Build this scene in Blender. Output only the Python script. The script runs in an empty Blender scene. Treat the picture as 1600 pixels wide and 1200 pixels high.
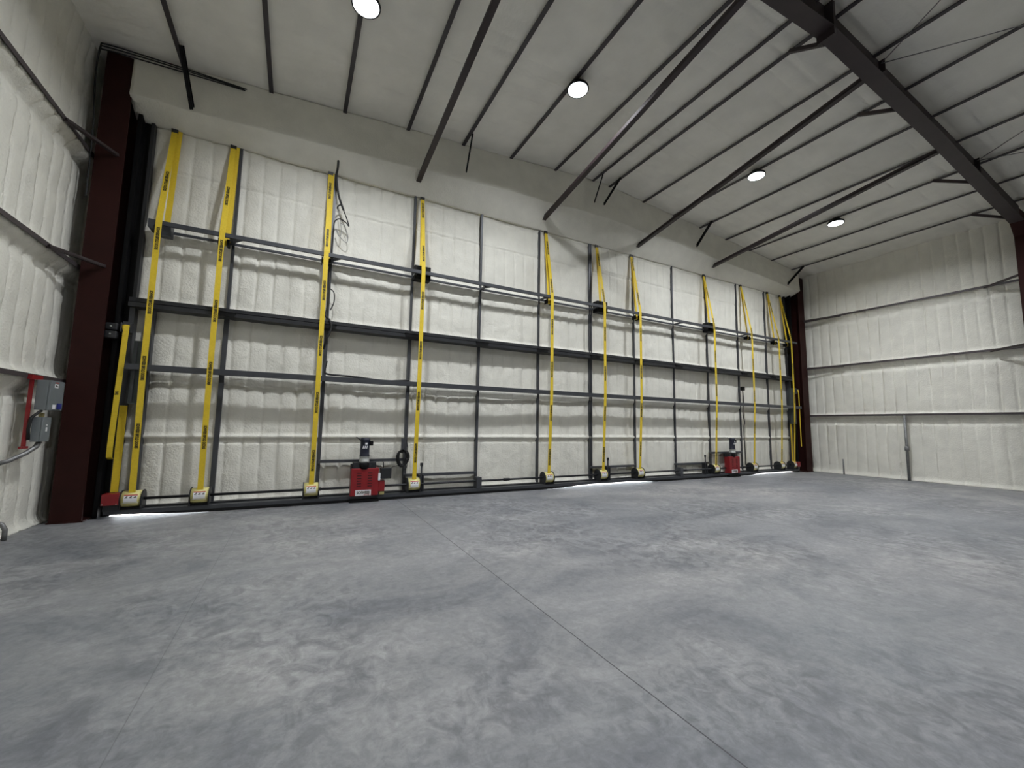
import bpy, math, random
import numpy as np
from mathutils import Vector, Matrix

S = bpy.context.scene
COL = S.collection
R = math.radians

# ------------------------------------------------------------------ camera
YAW, PITCH, ROLL, FPX, EYE = 4.82098748e-01, 1.00807475e-01, 1.62713952e-02, 641.78, 1.6
def camera():
    cy, sy, cp, sp = math.cos(YAW), math.sin(YAW), math.cos(PITCH), math.sin(PITCH)
    f = Vector((sy*cp, cy*cp, sp)); r0 = Vector((cy, -sy, 0)); u0 = r0.cross(f)
    cr, sr = math.cos(ROLL), math.sin(ROLL)
    r = r0*cr + u0*sr; u = u0*cr - r0*sr
    cd = bpy.data.cameras.new('camera'); cd.sensor_fit = 'HORIZONTAL'; cd.sensor_width = 36
    cd.lens = 36*FPX/1600; cd.clip_start = 0.05; cd.clip_end = 200
    co = bpy.data.objects.new('camera', cd); COL.objects.link(co)
    M = Matrix((( r.x, u.x, -f.x, 0), (r.y, u.y, -f.y, 0), (r.z, u.z, -f.z, EYE), (0, 0, 0, 1)))
    co.matrix_world = M
    S.camera = co
camera()

# ------------------------------------------------------------------ world, exposure, lamp strength
w = bpy.data.worlds.new('daylight'); S.world = w; w.use_nodes = True
w.node_tree.nodes['Background'].inputs[0].default_value = (0.86, 0.93, 1.0, 1)
w.node_tree.nodes['Background'].inputs[1].default_value = 12.0
sun = bpy.data.lights.new('sun', 'SUN'); sun.energy = 90; sun.angle = R(0.53); sun.color = (1.0, 0.95, 0.88)
so = bpy.data.objects.new('sun', sun); COL.objects.link(so); so.rotation_euler = (R(-70), 0, R(4))     # low, shining under the door from outside
S.view_settings.view_transform = 'Standard'
S.view_settings.look = 'None'
S.view_settings.gamma = 1.0
S.view_settings.use_curve_mapping = False
S.view_settings.exposure = 0.42
LAMP_POWER = (140.0, 75.0)      # watts of light from each high-bay lamp, per row
LAMP_XS = (0.57, 4.56, 10.36, 14.34)
LAMP_ROWS = (6.1, 0.3)
S.cycles.max_bounces = 10
S.cycles.diffuse_bounces = 6
S.cycles.caustics_reflective = False
S.cycles.caustics_refractive = False

# ------------------------------------------------------------------ materials
MAT = {}
def srgb(r, g, b):
    def c(v):
        v /= 255.0
        return v/12.92 if v <= 0.04045 else ((v+0.055)/1.055)**2.4
    return (c(r), c(g), c(b), 1)
def mat(name, col, rough=0.5, metal=0.0, var=0.12, scale=9.0, bump=0.0, bscale=60.0, emit=0.0, spec=0.5):
    if name in MAT: return MAT[name]
    m = bpy.data.materials.new(name); m.use_nodes = True
    nt = m.node_tree; b = nt.nodes['Principled BSDF']
    b.inputs['Roughness'].default_value = rough; b.inputs['Metallic'].default_value = metal
    b.inputs['Specular IOR Level'].default_value = spec
    tc = nt.nodes.new('ShaderNodeTexCoord')
    n = nt.nodes.new('ShaderNodeTexNoise'); n.inputs['Scale'].default_value = scale; n.inputs['Detail'].default_value = 5
    nt.links.new(tc.outputs['Object'], n.inputs['Vector'])
    rp = nt.nodes.new('ShaderNodeValToRGB')
    rp.color_ramp.elements[0].position = 0.3; rp.color_ramp.elements[1].position = 0.7
    rp.color_ramp.elements[0].color = tuple(max(0, c*(1-var)) for c in col[:3]) + (1,)
    rp.color_ramp.elements[1].color = tuple(min(1, c*(1+var)) for c in col[:3]) + (1,)
    nt.links.new(n.outputs['Fac'], rp.inputs['Fac'])
    nt.links.new(rp.outputs['Color'], b.inputs['Base Color'])
    if bump:
        n2 = nt.nodes.new('ShaderNodeTexNoise'); n2.inputs['Scale'].default_value = bscale; n2.inputs['Detail'].default_value = 4
        nt.links.new(tc.outputs['Object'], n2.inputs['Vector'])
        bp = nt.nodes.new('ShaderNodeBump'); bp.inputs['Strength'].default_value = bump; bp.inputs['Distance'].default_value = 0.02
        nt.links.new(n2.outputs['Fac'], bp.inputs['Height']); nt.links.new(bp.outputs['Normal'], b.inputs['Normal'])
    if emit:
        b.inputs['Emission Color'].default_value = col; b.inputs['Emission Strength'].default_value = emit
    MAT[name] = m
    return m
FOAM = mat('spray_foam', (0.74, 0.722, 0.65, 1), 0.55, 0, 0.05, 3.0, 0.55, 30.0, spec=0.35)
CEILFOAM = mat('ceiling_foam', (0.80, 0.785, 0.73, 1), 0.6, 0, 0.05, 2.0, 0.3, 18.0, spec=0.3)
STEEL = mat('grey_painted_steel', (0.058, 0.061, 0.069, 1), 0.42, 0.2, 0.12, 5)
DSTEEL = mat('dark_steel', (0.022, 0.023, 0.026, 1), 0.45, 0.2, 0.15, 5)
BLACK = mat('black_steel', (0.0045, 0.0045, 0.005, 1), 0.55, 0, 0.2, 5, spec=0.2)
PRIMER = mat('red_oxide_primer', (0.026, 0.0062, 0.005, 1), 0.6, 0, 0.15, 3, spec=0.18)
RAFTER = mat('rafter_primer', (0.030, 0.020, 0.022, 1), 0.5, 0, 0.15, 3)
PURLIN = mat('purlin_primer', (0.040, 0.034, 0.040, 1), 0.5, 0, 0.15, 3)
GIRT = mat('girt_primer', (0.060, 0.050, 0.052, 1), 0.5, 0, 0.15, 3)
YELLOW = mat('yellow_webbing', (0.74, 0.53, 0.025, 1), 0.6, 0, 0.06, 30, 0.2, 300)
COVER = mat('cream_yellow_paint', (0.72, 0.65, 0.27, 1), 0.4, 0, 0.06, 20)
LETTER = mat('black_print', (0.03, 0.025, 0.005, 1), 0.6)
RED = mat('red_paint', (0.235, 0.010, 0.014, 1), 0.38, 0, 0.08, 8)
DRED = mat('dark_red_slot', (0.03, 0.002, 0.003, 1), 0.6)
WHITE = mat('white_label', (0.80, 0.80, 0.82, 1), 0.5, 0, 0.02)
RLABEL = mat('red_label', (0.45, 0.08, 0.07, 1), 0.5)
NAVY = mat('navy_enamel', (0.010, 0.012, 0.026, 1), 0.35, 0, 0.15)
ALU = mat('cast_aluminium', (0.42, 0.43, 0.41, 1), 0.45, 0.5, 0.12, 12)
RUBBER = mat('black_rubber', (0.008, 0.008, 0.009, 1), 0.6)
GBOX = mat('grey_enclosure', (0.17, 0.19, 0.20, 1), 0.45, 0, 0.06)
BLUE = mat('blue_sticker', (0.02, 0.03, 0.22, 1), 0.4)
GALV = mat('galvanised_steel', (0.22, 0.22, 0.22, 1), 0.45, 0.5, 0.2, 15)
DARKGREEN = mat('grey_green_steel', (0.05, 0.062, 0.06, 1), 0.5, 0.1, 0.15)
TAG = mat('yellow_brass', (0.35, 0.30, 0.12, 1), 0.5)
SEAL = mat('rubber_seal', (0.01, 0.01, 0.011, 1), 0.7)

def lens_material():
    m = bpy.data.materials.new('lamp_lens'); m.use_nodes = True
    nt = m.node_tree; b = nt.nodes['Principled BSDF']
    b.inputs['Base Color'].default_value = (0.9, 0.9, 0.9, 1)
    b.inputs['Emission Color'].default_value = (0.90, 0.95, 1.0, 1)
    b.inputs['Emission Strength'].default_value = 6.0
    return m
LENS = lens_material()

def floor_material():
    m = bpy.data.materials.new('trowelled_concrete'); m.use_nodes = True
    nt = m.node_tree; b = nt.nodes['Principled BSDF']; L = nt.links.new
    N = nt.nodes.new
    tc = N('ShaderNodeTexCoord')
    def noise(scale, detail, rough, dist, vec=None):
        n = N('ShaderNodeTexNoise'); n.inputs['Scale'].default_value = scale; n.inputs['Detail'].default_value = detail
        n.inputs['Roughness'].default_value = rough; n.inputs['Distortion'].default_value = dist
        L(vec or tc.outputs['Object'], n.inputs['Vector']); return n
    def ramp(src, p0, c0, p1, c1):
        r = N('ShaderNodeValToRGB'); r.color_ramp.elements[0].position = p0; r.color_ramp.elements[1].position = p1
        r.color_ramp.elements[0].color = c0; r.color_ramp.elements[1].color = c1
        L(src, r.inputs['Fac']); return r
    def mix(kind, fac, a, b_):
        x = N('ShaderNodeMix'); x.data_type = 'RGBA'; x.blend_type = kind; x.inputs[0].default_value = fac
        L(a, x.inputs[6]); L(b_, x.inputs[7]); return x
    big = noise(0.22, 3, 0.5, 0.4)
    c0 = ramp(big.outputs['Fac'], 0.36, (0.205, 0.212, 0.228, 1), 0.66, (0.292, 0.290, 0.293, 1))
    # cloudy patches, roughly a metre across
    mp0 = N('ShaderNodeMapping'); mp0.inputs['Scale'].default_value = (0.75, 1.2, 1); mp0.inputs['Rotation'].default_value = (0, 0, -0.4)
    L(tc.outputs['Object'], mp0.inputs['Vector'])
    sw = noise(0.9, 10, 0.72, 0.6, mp0.outputs['Vector'])
    c1 = ramp(sw.outputs['Fac'], 0.35, (0.58, 0.595, 0.63, 1), 0.65, (1.27, 1.24, 1.20, 1))
    x1 = mix('MULTIPLY', 0.9, c0.outputs['Color'], c1.outputs['Color'])
    # trowel chatter: ridged worms a hand's breadth across, fading in and out
    mp = N('ShaderNodeMapping'); mp.inputs['Scale'].default_value = (1.0, 0.8, 1); mp.inputs['Rotation'].default_value = (0, 0, 0.5)
    L(tc.outputs['Object'], mp.inputs['Vector'])
    wv = noise(6.0, 6, 0.64, 1.1, mp.outputs['Vector'])
    c2 = ramp(wv.outputs['Fac'], 0.38, (0.68, 0.685, 0.70, 1), 0.60, (1.16, 1.155, 1.15, 1))
    mk = noise(0.42, 3, 0.55, 0.3)
    mr = N('ShaderNodeMapRange'); L(mk.outputs['Fac'], mr.inputs[0]); mr.inputs[1].default_value = 0.42; mr.inputs[2].default_value = 0.58
    mr.inputs[3].default_value = 0.18; mr.inputs[4].default_value = 1.0
    x2 = N('ShaderNodeMix'); x2.data_type = 'RGBA'; x2.blend_type = 'MULTIPLY'
    L(mr.outputs[0], x2.inputs[0]); L(x1.outputs[2], x2.inputs[6]); L(c2.outputs['Color'], x2.inputs[7])
    fine = noise(16, 6, 0.72, 0.8)
    c3 = ramp(fine.outputs['Fac'], 0.3, (0.76, 0.76, 0.765, 1), 0.7, (1.17, 1.165, 1.16, 1))
    x3 = mix('MULTIPLY', 0.8, x2.outputs[2], c3.outputs['Color'])
    # saw-cut control joints
    sx = N('ShaderNodeSeparateXYZ'); L(tc.outputs['Object'], sx.inputs[0])
    def joint(out, off, period, half):
        a = N('ShaderNodeMath'); a.operation = 'SUBTRACT'; L(out, a.inputs[0]); a.inputs[1].default_value = off - period/2
        md = N('ShaderNodeMath'); md.operation = 'FLOORED_MODULO'; L(a.outputs[0], md.inputs[0]); md.inputs[1].default_value = period
        s = N('ShaderNodeMath'); s.operation = 'SUBTRACT'; L(md.outputs[0], s.inputs[0]); s.inputs[1].default_value = period/2
        ab = N('ShaderNodeMath'); ab.operation = 'ABSOLUTE'; L(s.outputs[0], ab.inputs[0])
        lt = N('ShaderNodeMath'); lt.operation = 'LESS_THAN'; L(ab.outputs[0], lt.inputs[0]); lt.inputs[1].default_value = half
        return lt
    j1 = joint(sx.outputs['X'], 2.0, 5.4, 0.0045)
    j2 = joint(sx.outputs['X'], -0.7, 5.4, 0.003)
    h = N('ShaderNodeMath'); h.operation = 'MULTIPLY'; L(j2.outputs[0], h.inputs[0]); h.inputs[1].default_value = 0.35
    jm = N('ShaderNodeMath'); jm.operation = 'MAXIMUM'; L(j1.outputs[0], jm.inputs[0]); L(h.outputs[0], jm.inputs[1])
    x4 = N('ShaderNodeMix'); x4.data_type = 'RGBA'; L(jm.outputs[0], x4.inputs[0]); L(x3.outputs[2], x4.inputs[6])
    x4.inputs[7].default_value = (0.045, 0.045, 0.05, 1)
    # scattered white foam crumbs trodden into the slab
    vo = N('ShaderNodeTexVoronoi'); vo.inputs['Scale'].default_value = 1.3; L(tc.outputs['Object'], vo.inputs['Vector'])
    sp = N('ShaderNodeMath'); sp.operation = 'LESS_THAN'; L(vo.outputs['Distance'], sp.inputs[0]); sp.inputs[1].default_value = 0.011
    x5 = N('ShaderNodeMix'); x5.data_type = 'RGBA'; L(sp.outputs[0], x5.inputs[0]); L(x4.outputs[2], x5.inputs[6])
    x5.inputs[7].default_value = (0.6, 0.6, 0.58, 1)
    L(x5.outputs[2], b.inputs['Base Color'])
    rr = N('ShaderNodeMapRange'); L(sw.outputs['Fac'], rr.inputs[0]); rr.inputs[3].default_value = 0.42; rr.inputs[4].default_value = 0.62
    L(rr.outputs[0], b.inputs['Roughness'])
    b.inputs['Specular IOR Level'].default_value = 0.4
    bp = N('ShaderNodeBump'); bp.inputs['Strength'].default_value = 0.12; bp.inputs['Distance'].default_value = 0.01
    L(fine.outputs['Fac'], bp.inputs['Height']); L(bp.outputs['Normal'], b.inputs['Normal'])
    return m

# ------------------------------------------------------------------ mesh builder
class MB:
    def __init__(s): s.v = []; s.f = []; s.sm = []
    def add(s, vs, fs, smooth=False):
        o = len(s.v); s.v += [tuple(p) for p in vs]; s.f += [tuple(i+o for i in f) for f in fs]; s.sm += [smooth]*len(fs); return s
    def box(s, x0, x1, y0, y1, z0, z1):
        return s.add([(x0,y0,z0),(x1,y0,z0),(x1,y1,z0),(x0,y1,z0),(x0,y0,z1),(x1,y0,z1),(x1,y1,z1),(x0,y1,z1)],
                     [(0,3,2,1),(4,5,6,7),(0,1,5,4),(1,2,6,5),(2,3,7,6),(3,0,4,7)])
    def cbox(s, c, sx, sy, sz): return s.box(c[0]-sx/2, c[0]+sx/2, c[1]-sy/2, c[1]+sy/2, c[2]-sz/2, c[2]+sz/2)
    def extrude(s, prof, p0, p1, up=(0,0,1), smooth=False):
        p0, p1 = Vector(p0), Vector(p1); d = (p1-p0).normalized(); up = Vector(up)
        a = d.cross(up).normalized(); b = a.cross(d).normalized(); n = len(prof)
        vs = [p0 + a*x + b*y for x, y in prof] + [p1 + a*x + b*y for x, y in prof]
        fs = [(i, (i+1) % n, n+(i+1) % n, n+i) for i in range(n)]
        s.add(vs, fs, smooth); return s.add(vs, [tuple(range(n))[::-1], tuple(range(n, 2*n))])
    def bar(s, p0, p1, wd, ht, up=(0,0,1)):
        return s.extrude([(-wd/2,-ht/2),(wd/2,-ht/2),(wd/2,ht/2),(-wd/2,ht/2)], p0, p1, up)
    def angle(s, p0, p1, a, t, up=(0,0,1)):          # L section
        return s.extrude([(-a/2,-a/2),(a/2,-a/2),(a/2,-a/2+t),(-a/2+t,-a/2+t),(-a/2+t,a/2),(-a/2,a/2)], p0, p1, up)
    def cyl(s, p0, p1, r, n=16):
        up = (0,0,1) if abs((Vector(p1)-Vector(p0)).normalized().z) < 0.9 else (0,1,0)
        return s.extrude([(r*math.cos(2*math.pi*i/n), r*math.sin(2*math.pi*i/n)) for i in range(n)], p0, p1, up, True)
    def tube(s, pts, r, n=8):
        pts = [Vector(p) for p in pts]; rings = []
        d0 = (pts[1]-pts[0]).normalized(); ref = Vector((0,0,1)) if abs(d0.z) < 0.9 else Vector((0,1,0)); a = d0.cross(ref).normalized()
        for i, p in enumerate(pts):
            d = (pts[min(i+1, len(pts)-1)]-pts[max(i-1, 0)]).normalized()
            a = (a - d*a.dot(d)).normalized(); b = d.cross(a)
            rings.append([p + a*(r*math.cos(2*math.pi*k/n)) + b*(r*math.sin(2*math.pi*k/n)) for k in range(n)])
        vs = [q for rg in rings for q in rg]
        fs = [(i*n+k, i*n+(k+1) % n, (i+1)*n+(k+1) % n, (i+1)*n+k) for i in range(len(pts)-1) for k in range(n)]
        s.add(vs, fs, True); m = len(vs)
        return s.add(vs, [tuple(range(n))[::-1], tuple(range(m-n, m))])
    def lathe(s, prof, c, n=24, smooth=True):        # prof (r, z) about the z axis through c
        vs = [(c[0]+r*math.cos(2*math.pi*k/n), c[1]+r*math.sin(2*math.pi*k/n), c[2]+z) for r, z in prof for k in range(n)]
        fs = [(i*n+k, i*n+(k+1) % n, (i+1)*n+(k+1) % n, (i+1)*n+k) for i in range(len(prof)-1) for k in range(n)]
        s.add(vs, fs, smooth)
        return s.add(vs, [tuple(range(n))[::-1], tuple(range(len(vs)-n, len(vs)))])
    def ribbon(s, pts, wd, t):                       # flat webbing in the x direction through (y, z) points
        pts = [Vector(p) for p in pts]; vs = []
        for i, p in enumerate(pts):
            d = (pts[min(i+1, len(pts)-1)]-pts[max(i-1, 0)]).normalized(); nrm = Vector((0, d.z, -d.y))
            for sx, sn in ((-1,-1),(1,-1),(1,1),(-1,1)): vs.append(p + Vector((sx*wd/2,0,0)) + nrm*(sn*t/2))
        fs = [(i*4+k, i*4+(k+1) % 4, i*4+4+(k+1) % 4, i*4+4+k) for i in range(len(pts)-1) for k in range(4)]
        n = len(vs); return s.add(vs, fs + [(3,2,1,0), (n-4,n-3,n-2,n-1)])
    def mesh(s, name, m):
        me = bpy.data.meshes.new(name); me.from_pydata(s.v, [], s.f); me.polygons.foreach_set('use_smooth', s.sm)
        me.materials.append(m)
        import bmesh
        bm = bmesh.new(); bm.from_mesh(me); bmesh.ops.remove_doubles(bm, verts=bm.verts, dist=1e-5)
        bmesh.ops.recalc_face_normals(bm, faces=bm.faces); bm.to_mesh(me); bm.free(); me.update(); return me
    def build(s, name, m, parent=None, bevel=0):
        o = bpy.data.objects.new(name, s.mesh(name, m)); COL.objects.link(o)
        if parent is not None: o.parent = parent
        if bevel:
            bv = o.modifiers.new('bevel', 'BEVEL'); bv.width = bevel; bv.segments = 2; bv.limit_method = 'ANGLE'
        return o

def tag(o, label, cat, group=None):
    o['label'] = label; o['category'] = cat; o['kind'] = 'thing'
    if group: o['group'] = group
    return o
def struct(o): o['kind'] = 'structure'; return o
def empty(name, loc, label, cat, group=None):
    o = bpy.data.objects.new(name, None); COL.objects.link(o); o.location = loc; o.empty_display_size = 0.2
    return tag(o, label, cat, group)
def copy_tree(o, parent=None):
    c = o.copy(); COL.objects.link(c)
    if parent is not None: c.parent = parent
    for ch in list(o.children): copy_tree(ch, c)
    return c
def text_mesh(txt, size, m, bold=0.0, sx=1.0, depth=0.0008):
    cu = bpy.data.curves.new('lettering', 'FONT'); cu.body = txt; cu.size = size; cu.align_x = 'CENTER'; cu.align_y = 'CENTER'
    cu.offset = bold; cu.extrude = depth; cu.resolution_u = 3
    o = bpy.data.objects.new('lettering', cu); COL.objects.link(o)
    dg = bpy.context.evaluated_depsgraph_get(); dg.update()
    me = bpy.data.meshes.new_from_object(o.evaluated_get(dg)); bpy.data.objects.remove(o); bpy.data.curves.remove(cu)
    if sx != 1.0: me.transform(Matrix.Diagonal((sx, 1, 1, 1)))
    me.materials.clear(); me.materials.append(m); return me

# ------------------------------------------------------------------ foam surfaces
RNG = np.random.RandomState(7)
TAB = RNG.rand(512, 512)
def vn(x, y):
    xi = np.floor(x).astype(int); yi = np.floor(y).astype(int); fx = x-xi; fy = y-yi
    fx = fx*fx*(3-2*fx); fy = fy*fy*(3-2*fy)
    g = lambda a, b: TAB[a % 512, b % 512]
    return (g(xi,yi)*(1-fx)+g(xi+1,yi)*fx)*(1-fy)+(g(xi,yi+1)*(1-fx)+g(xi+1,yi+1)*fx)*fy - 0.5
def fbm(x, y, o=4, seed=0.0):
    s = 0; a = 1.0
    for k in range(o): s = s + a*vn(x*2**k+17.3*k+seed, y*2**k+9.1*k+seed*1.7); a *= 0.5
    return s
def pillow(t, e=0.55): return np.abs(np.sin(np.pi*t))**e
def near(v, c, wd): return np.exp(-((v-c)/wd)**2)

def grid_object(name, U, V, P, m, back=None, parent=None):
    """closed slab: displaced front P (nv, nu, 3), flat back through the vector back added to the rim"""
    nv, nu = P.shape[:2]
    verts = P.reshape(-1, 3); idx = np.arange(nu*nv).reshape(nv, nu)
    f = np.stack([idx[:-1,:-1], idx[:-1,1:], idx[1:,1:], idx[1:,:-1]], -1).reshape(-1, 4)
    faces = [tuple(q) for q in f.tolist()]
    nf = len(faces)
    if back is not None:
        rim = list(idx[0,:]) + list(idx[1:,-1]) + list(idx[-1,-2::-1]) + list(idx[-2:0:-1,0])
        base = len(verts); bv = np.array([back(verts[i]) for i in rim]); verts = np.vstack([verts, bv]); n = len(rim)
        faces += [(int(rim[(i+1) % n]), int(rim[i]), base+i, base+(i+1) % n) for i in range(n)]
        faces.append(tuple(range(base, base+n))[::-1])
    me = bpy.data.meshes.new(name); me.from_pydata(verts.tolist(), [], faces)
    sm = np.zeros(len(faces), bool); sm[:nf] = True
    me.polygons.foreach_set('use_smooth', sm); me.materials.append(m); me.update()
    o = bpy.data.objects.new(name, me); COL.objects.link(o)
    if parent is not None: o.parent = parent
    return o

CX = 7.43
def ceil_z(x): return 8.66 - 0.075*abs(x-CX)
WALL_L, WALL_R, GABLE, REAR = -3.44, 18.30, 8.85, -8.0
GIRT_Z = (2.18, 4.06, 6.0)

# floor
def make_floor():
    mb = MB(); mb.box(-3.7, 18.6, -8.2, 14.0, -0.25, 0.0)
    return struct(mb.build('floor', floor_material()))
make_floor()

def side_wall(name, x0, sgn, seed):
    ys = np.concatenate([np.arange(REAR, 1.0, 0.06), np.arange(1.0, 9.52, 0.024)]); zs = np.concatenate([[0.0, 0.02], np.arange(0.05, 8.0, 0.04)])
    Y, Z = np.meshgrid(ys, zs)
    jit = 0.06*fbm(Y*0.7+seed, Z*0.35, 2, seed)
    amp = 0.022 + 0.018*fbm(Y*0.8, Z*0.7, 2, seed+3)
    h = amp*pillow((Y+jit)/0.305, 0.32) + 0.035*fbm(Y*0.9, Z*0.9, 4, seed+5) + 0.008*fbm(Y*7, Z*7, 2, seed+9)
    h -= 0.030*np.clip(0.5+0.8*fbm(Y*0.9, Z*1.3, 3, seed+21), 0, 0.75)*np.exp(-((((Y+jit)/0.305+0.5) % 1-0.5)*0.305/0.019)**2)
    for gz in GIRT_Z:
        d = gz - Z
        lip = (0.03 if sgn < 0 else 0.012)*fbm(Y*3, Z*0+gz, 3, seed)
        h += 0.11*np.exp(-((d-0.02)/(0.07 if sgn < 0 else 0.11))**2)                                      # foam packed round the girt
        h -= (0.05 if sgn < 0 else 0.035)*np.clip(1-np.abs(d-0.22-(0.035 if sgn < 0 else 0.015)*pillow((Y+jit)/0.305)-lip)/0.12, 0, 1)   # recess under it
    h += 0.07*np.exp(-(Z/0.07)**2)                                                 # roll of foam along the slab
    h += 0.05*np.clip((Z-7.4)/0.5, 0, 1)
    P = np.stack([x0 + sgn*h, Y, Z], -1)
    return struct(grid_object(name, ys, zs, P, FOAM, lambda v: (x0 - sgn*0.2, v[1], v[2])))
side_wall('wall_left', WALL_L, 1, 1.3)
side_wall('wall_right', WALL_R, -1, 4.7)

def make_ceiling():
    xs = np.arange(-3.6, 18.5, 0.07); xs = np.sort(np.append(xs, CX)); ys = np.arange(REAR, 9.72, 0.04)
    X, Y = np.meshgrid(xs, ys)
    jit = 0.08*fbm(X*0.3, Y*0.8, 2, 2.2)
    h = (0.016+0.026*fbm(X*0.6, Y*0.9, 2, 5.5))*pillow((Y+jit)/0.305, 0.45) + 0.03*fbm(X*0.5, Y*0.9, 4, 6.1) + 0.010*fbm(X*2, Y*7, 2, 1.0)
    h += (0.022+0.035*fbm(X*0.4, Y*2, 2, 3.0))*pillow((Y+jit)/0.305)*np.clip(1-np.abs(Y-3.4)/1.6, 0, 1)
    P = np.stack([X, Y, 8.715 - 0.075*np.abs(X-CX) - h], -1)
    return struct(grid_object('ceiling', xs, ys, P, CEILFOAM, lambda v: (v[0], v[1], 9.1)))
make_ceiling()

def make_wall_front():
    """foam gable above the door with its sloping soffit"""
    xs = np.arange(-2.86, 17.60, 0.05)
    ts = np.linspace(0, 1, 60)
    X, T = np.meshgrid(xs, ts)
    zf = 7.16 + 0.50*np.clip(1-np.abs(X-7.6)/9.6, 0, 1) + 0.05*fbm(X*0.8, X*0, 3, 3.3)
    zc = 8.70 - 0.075*np.abs(X-CX)
    Y = np.zeros_like(X); Z = np.zeros_like(X)
    a = T < 0.5
    u = T/0.5
    Z[a] = (zc + (zf-zc)*u)[a]; Y[a] = (8.87 - 0.03*u**3)[a]
    u2 = (T-0.5)/0.5
    Z[~a] = (zf + (6.97-zf)*(u2**1.25))[~a]; Y[~a] = (8.84 + 0.44*u2 - 0.05*np.sin(np.pi*u2))[~a]
    n = 0.028*fbm(X*0.9, Z*1.3, 4, 8.8) + 0.006*fbm(X*6, Z*6, 2, 2.0)
    for px in (0.45, 2.2, 3.9, 7.33, 10.7, 14.1):                                   # seams of the sprayed bays
        n -= 0.010*near(X, px+0.05*np.sin(Z*3), 0.03)*(Z > 7.2)
    Y -= n; Z -= 0.5*n*(~a)
    P = np.stack([X, Y, Z], -1)[::-1]
    o = struct(grid_object('wall_front', xs, ts, P, FOAM, lambda v: (v[0], 9.62, max(v[2], 7.03))))
    return o
make_wall_front()
mb = MB(); mb.box(-3.7, 18.6, 9.64, 9.74, 6.6, 9.0); struct(mb.build('wall_front_sun_block', FOAM))  # unseen slab added outside to keep sun from leaking in over the door
mb = MB(); mb.box(-3.7, -2.80, 9.46, 9.62, 0, 8.2); struct(mb.build('wall_front_return', FOAM))
mb = MB(); mb.box(17.45, 18.6, 9.46, 9.62, 0, 8.2); struct(mb.build('wall_front_return', FOAM))
mb = MB(); mb.box(-3.7, 18.6, REAR-0.2, REAR, 0, 9.0); struct(mb.build('wall_back', FOAM))

# ------------------------------------------------------------------ door
DX0, DX1 = -2.64, 17.22
POSTS = [-1.26, 0.46, 2.19, 3.89, 5.60, 7.33, 9.00, 10.71, 12.37, 14.05, 15.77]
FRONT, HINGE = 8.93, 3.62
DRUMS = [-2.31, -1.40, 0.35, 2.36, 5.83, 7.61, 8.98, 12.36, 14.42, 16.08, 16.92]
door = empty('bifold_hangar_door', (CX, 9.3, 0), 'huge bifold hangar door of foam-filled grey steel framing, closed across the end wall', 'hangar door')
def dpart(mb, name, m, parent=None, bevel=0):
    o = mb.build(name, m); o.parent = parent or door
    o.matrix_parent_inverse = door.matrix_world.inverted() if parent is None else Matrix()
    if parent is None: o.matrix_parent_inverse = Matrix.Translation(-Vector(door.location))
    return o
def door_foam(z0, z1, rails):
    xs = np.arange(DX0, DX1+0.01, 0.021); zs = np.arange(z0, z1+0.001, 0.026)
    X, Z = np.meshgrid(xs, zs)
    seed = z0
    jit = 0.05*fbm(X*0.9, Z*0.4, 2, seed)
    row = np.floor(Z*0.8)
    amp = 0.016 + 0.022*fbm(X*0.7+row*3.1, Z*0.6, 2, seed+2)
    # the ribs read strongest near the left end of the door
    amp = amp + 0.012*np.clip((2.5-X)/4, 0, 1)
    h = np.clip(amp, 0.006, 1)*pillow((X+jit)/0.29, 0.33) + 0.03*fbm(X*1.1, Z*1.1, 4, seed+5) + 0.010*fbm(X*6, Z*6, 3, seed+9)
    h += 0.035*np.clip((X-3.5)/4, 0, 1)          # thicker fill toward the right
    for rz, a, wd in rails:
        e = 0.05*fbm(X*2.2, X*0+rz, 3, rz)
        h += a*np.exp(-((Z-rz+0.03)/(wd+0.25*e))**2)
        h -= 0.02*near(Z, rz-wd*1.7+e, 0.025)
    # girt buried in foam along 1.3 m and a trowelled seam along 6.15 m
    e = 0.02*fbm(X*1.5, X*0, 3, 4.4)
    h += 0.05*near(Z, 1.31+e*0.3, 0.035) - 0.035*near(Z, 1.22+e, 0.03)
    h -= 0.022*near(Z, 6.18+e*1.5-0.01*np.sin(X), 0.014)
    for px in POSTS: h += 0.012*near(X, px*1.0075, 0.07)
    h -= 0.030*(0.65+0.35*np.clip((4-X)/5, 0, 1))*np.clip(0.35+1.3*fbm(X*0.8+row*5.7, Z*1.7, 3, seed+21), 0, 1)*np.exp(-((((X+jit)/0.29+0.5) % 1-0.5)*0.29/0.017)**2)
    P = np.stack([X, np.clip(9.38 - h, 9.282, 9.47), Z], -1)
    o = grid_object('insulation_panel', xs, zs, P, FOAM, lambda v: (v[0], 9.5, v[2]))
    o.parent = door; o.matrix_parent_inverse = Matrix.Translation(-Vector(door.location))
door_foam(0.13, 3.60, [(0.15, 0.05, 0.06), (2.45, 0.06, 0.09)])
door_foam(3.62, 6.98, [(3.72, 0.05, 0.07), (5.0, 0.08, 0.11), (6.98, 0.02, 0.05)])
POSTS = [px*1.0075 for px in POSTS]
for k, px in enumerate(POSTS):
    for z0, z1, wd in ((3.69, 6.97, 0.05), (0.12, 3.52, 0.08 if k == 0 else 0.068 if k < 3 else 0.052)):
        if k == 5:
            for dx in (-0.032, 0.032):
                mb = MB(); mb.box(px+dx-0.021, px+dx+0.021, 9.275, 9.42, z0, z1); dpart(mb, 'post', STEEL)
        else:
            mb = MB(); mb.box(px-wd/2, px+wd/2, 9.275, 9.42, z0, z1); dpart(mb, 'post', STEEL)
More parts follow.
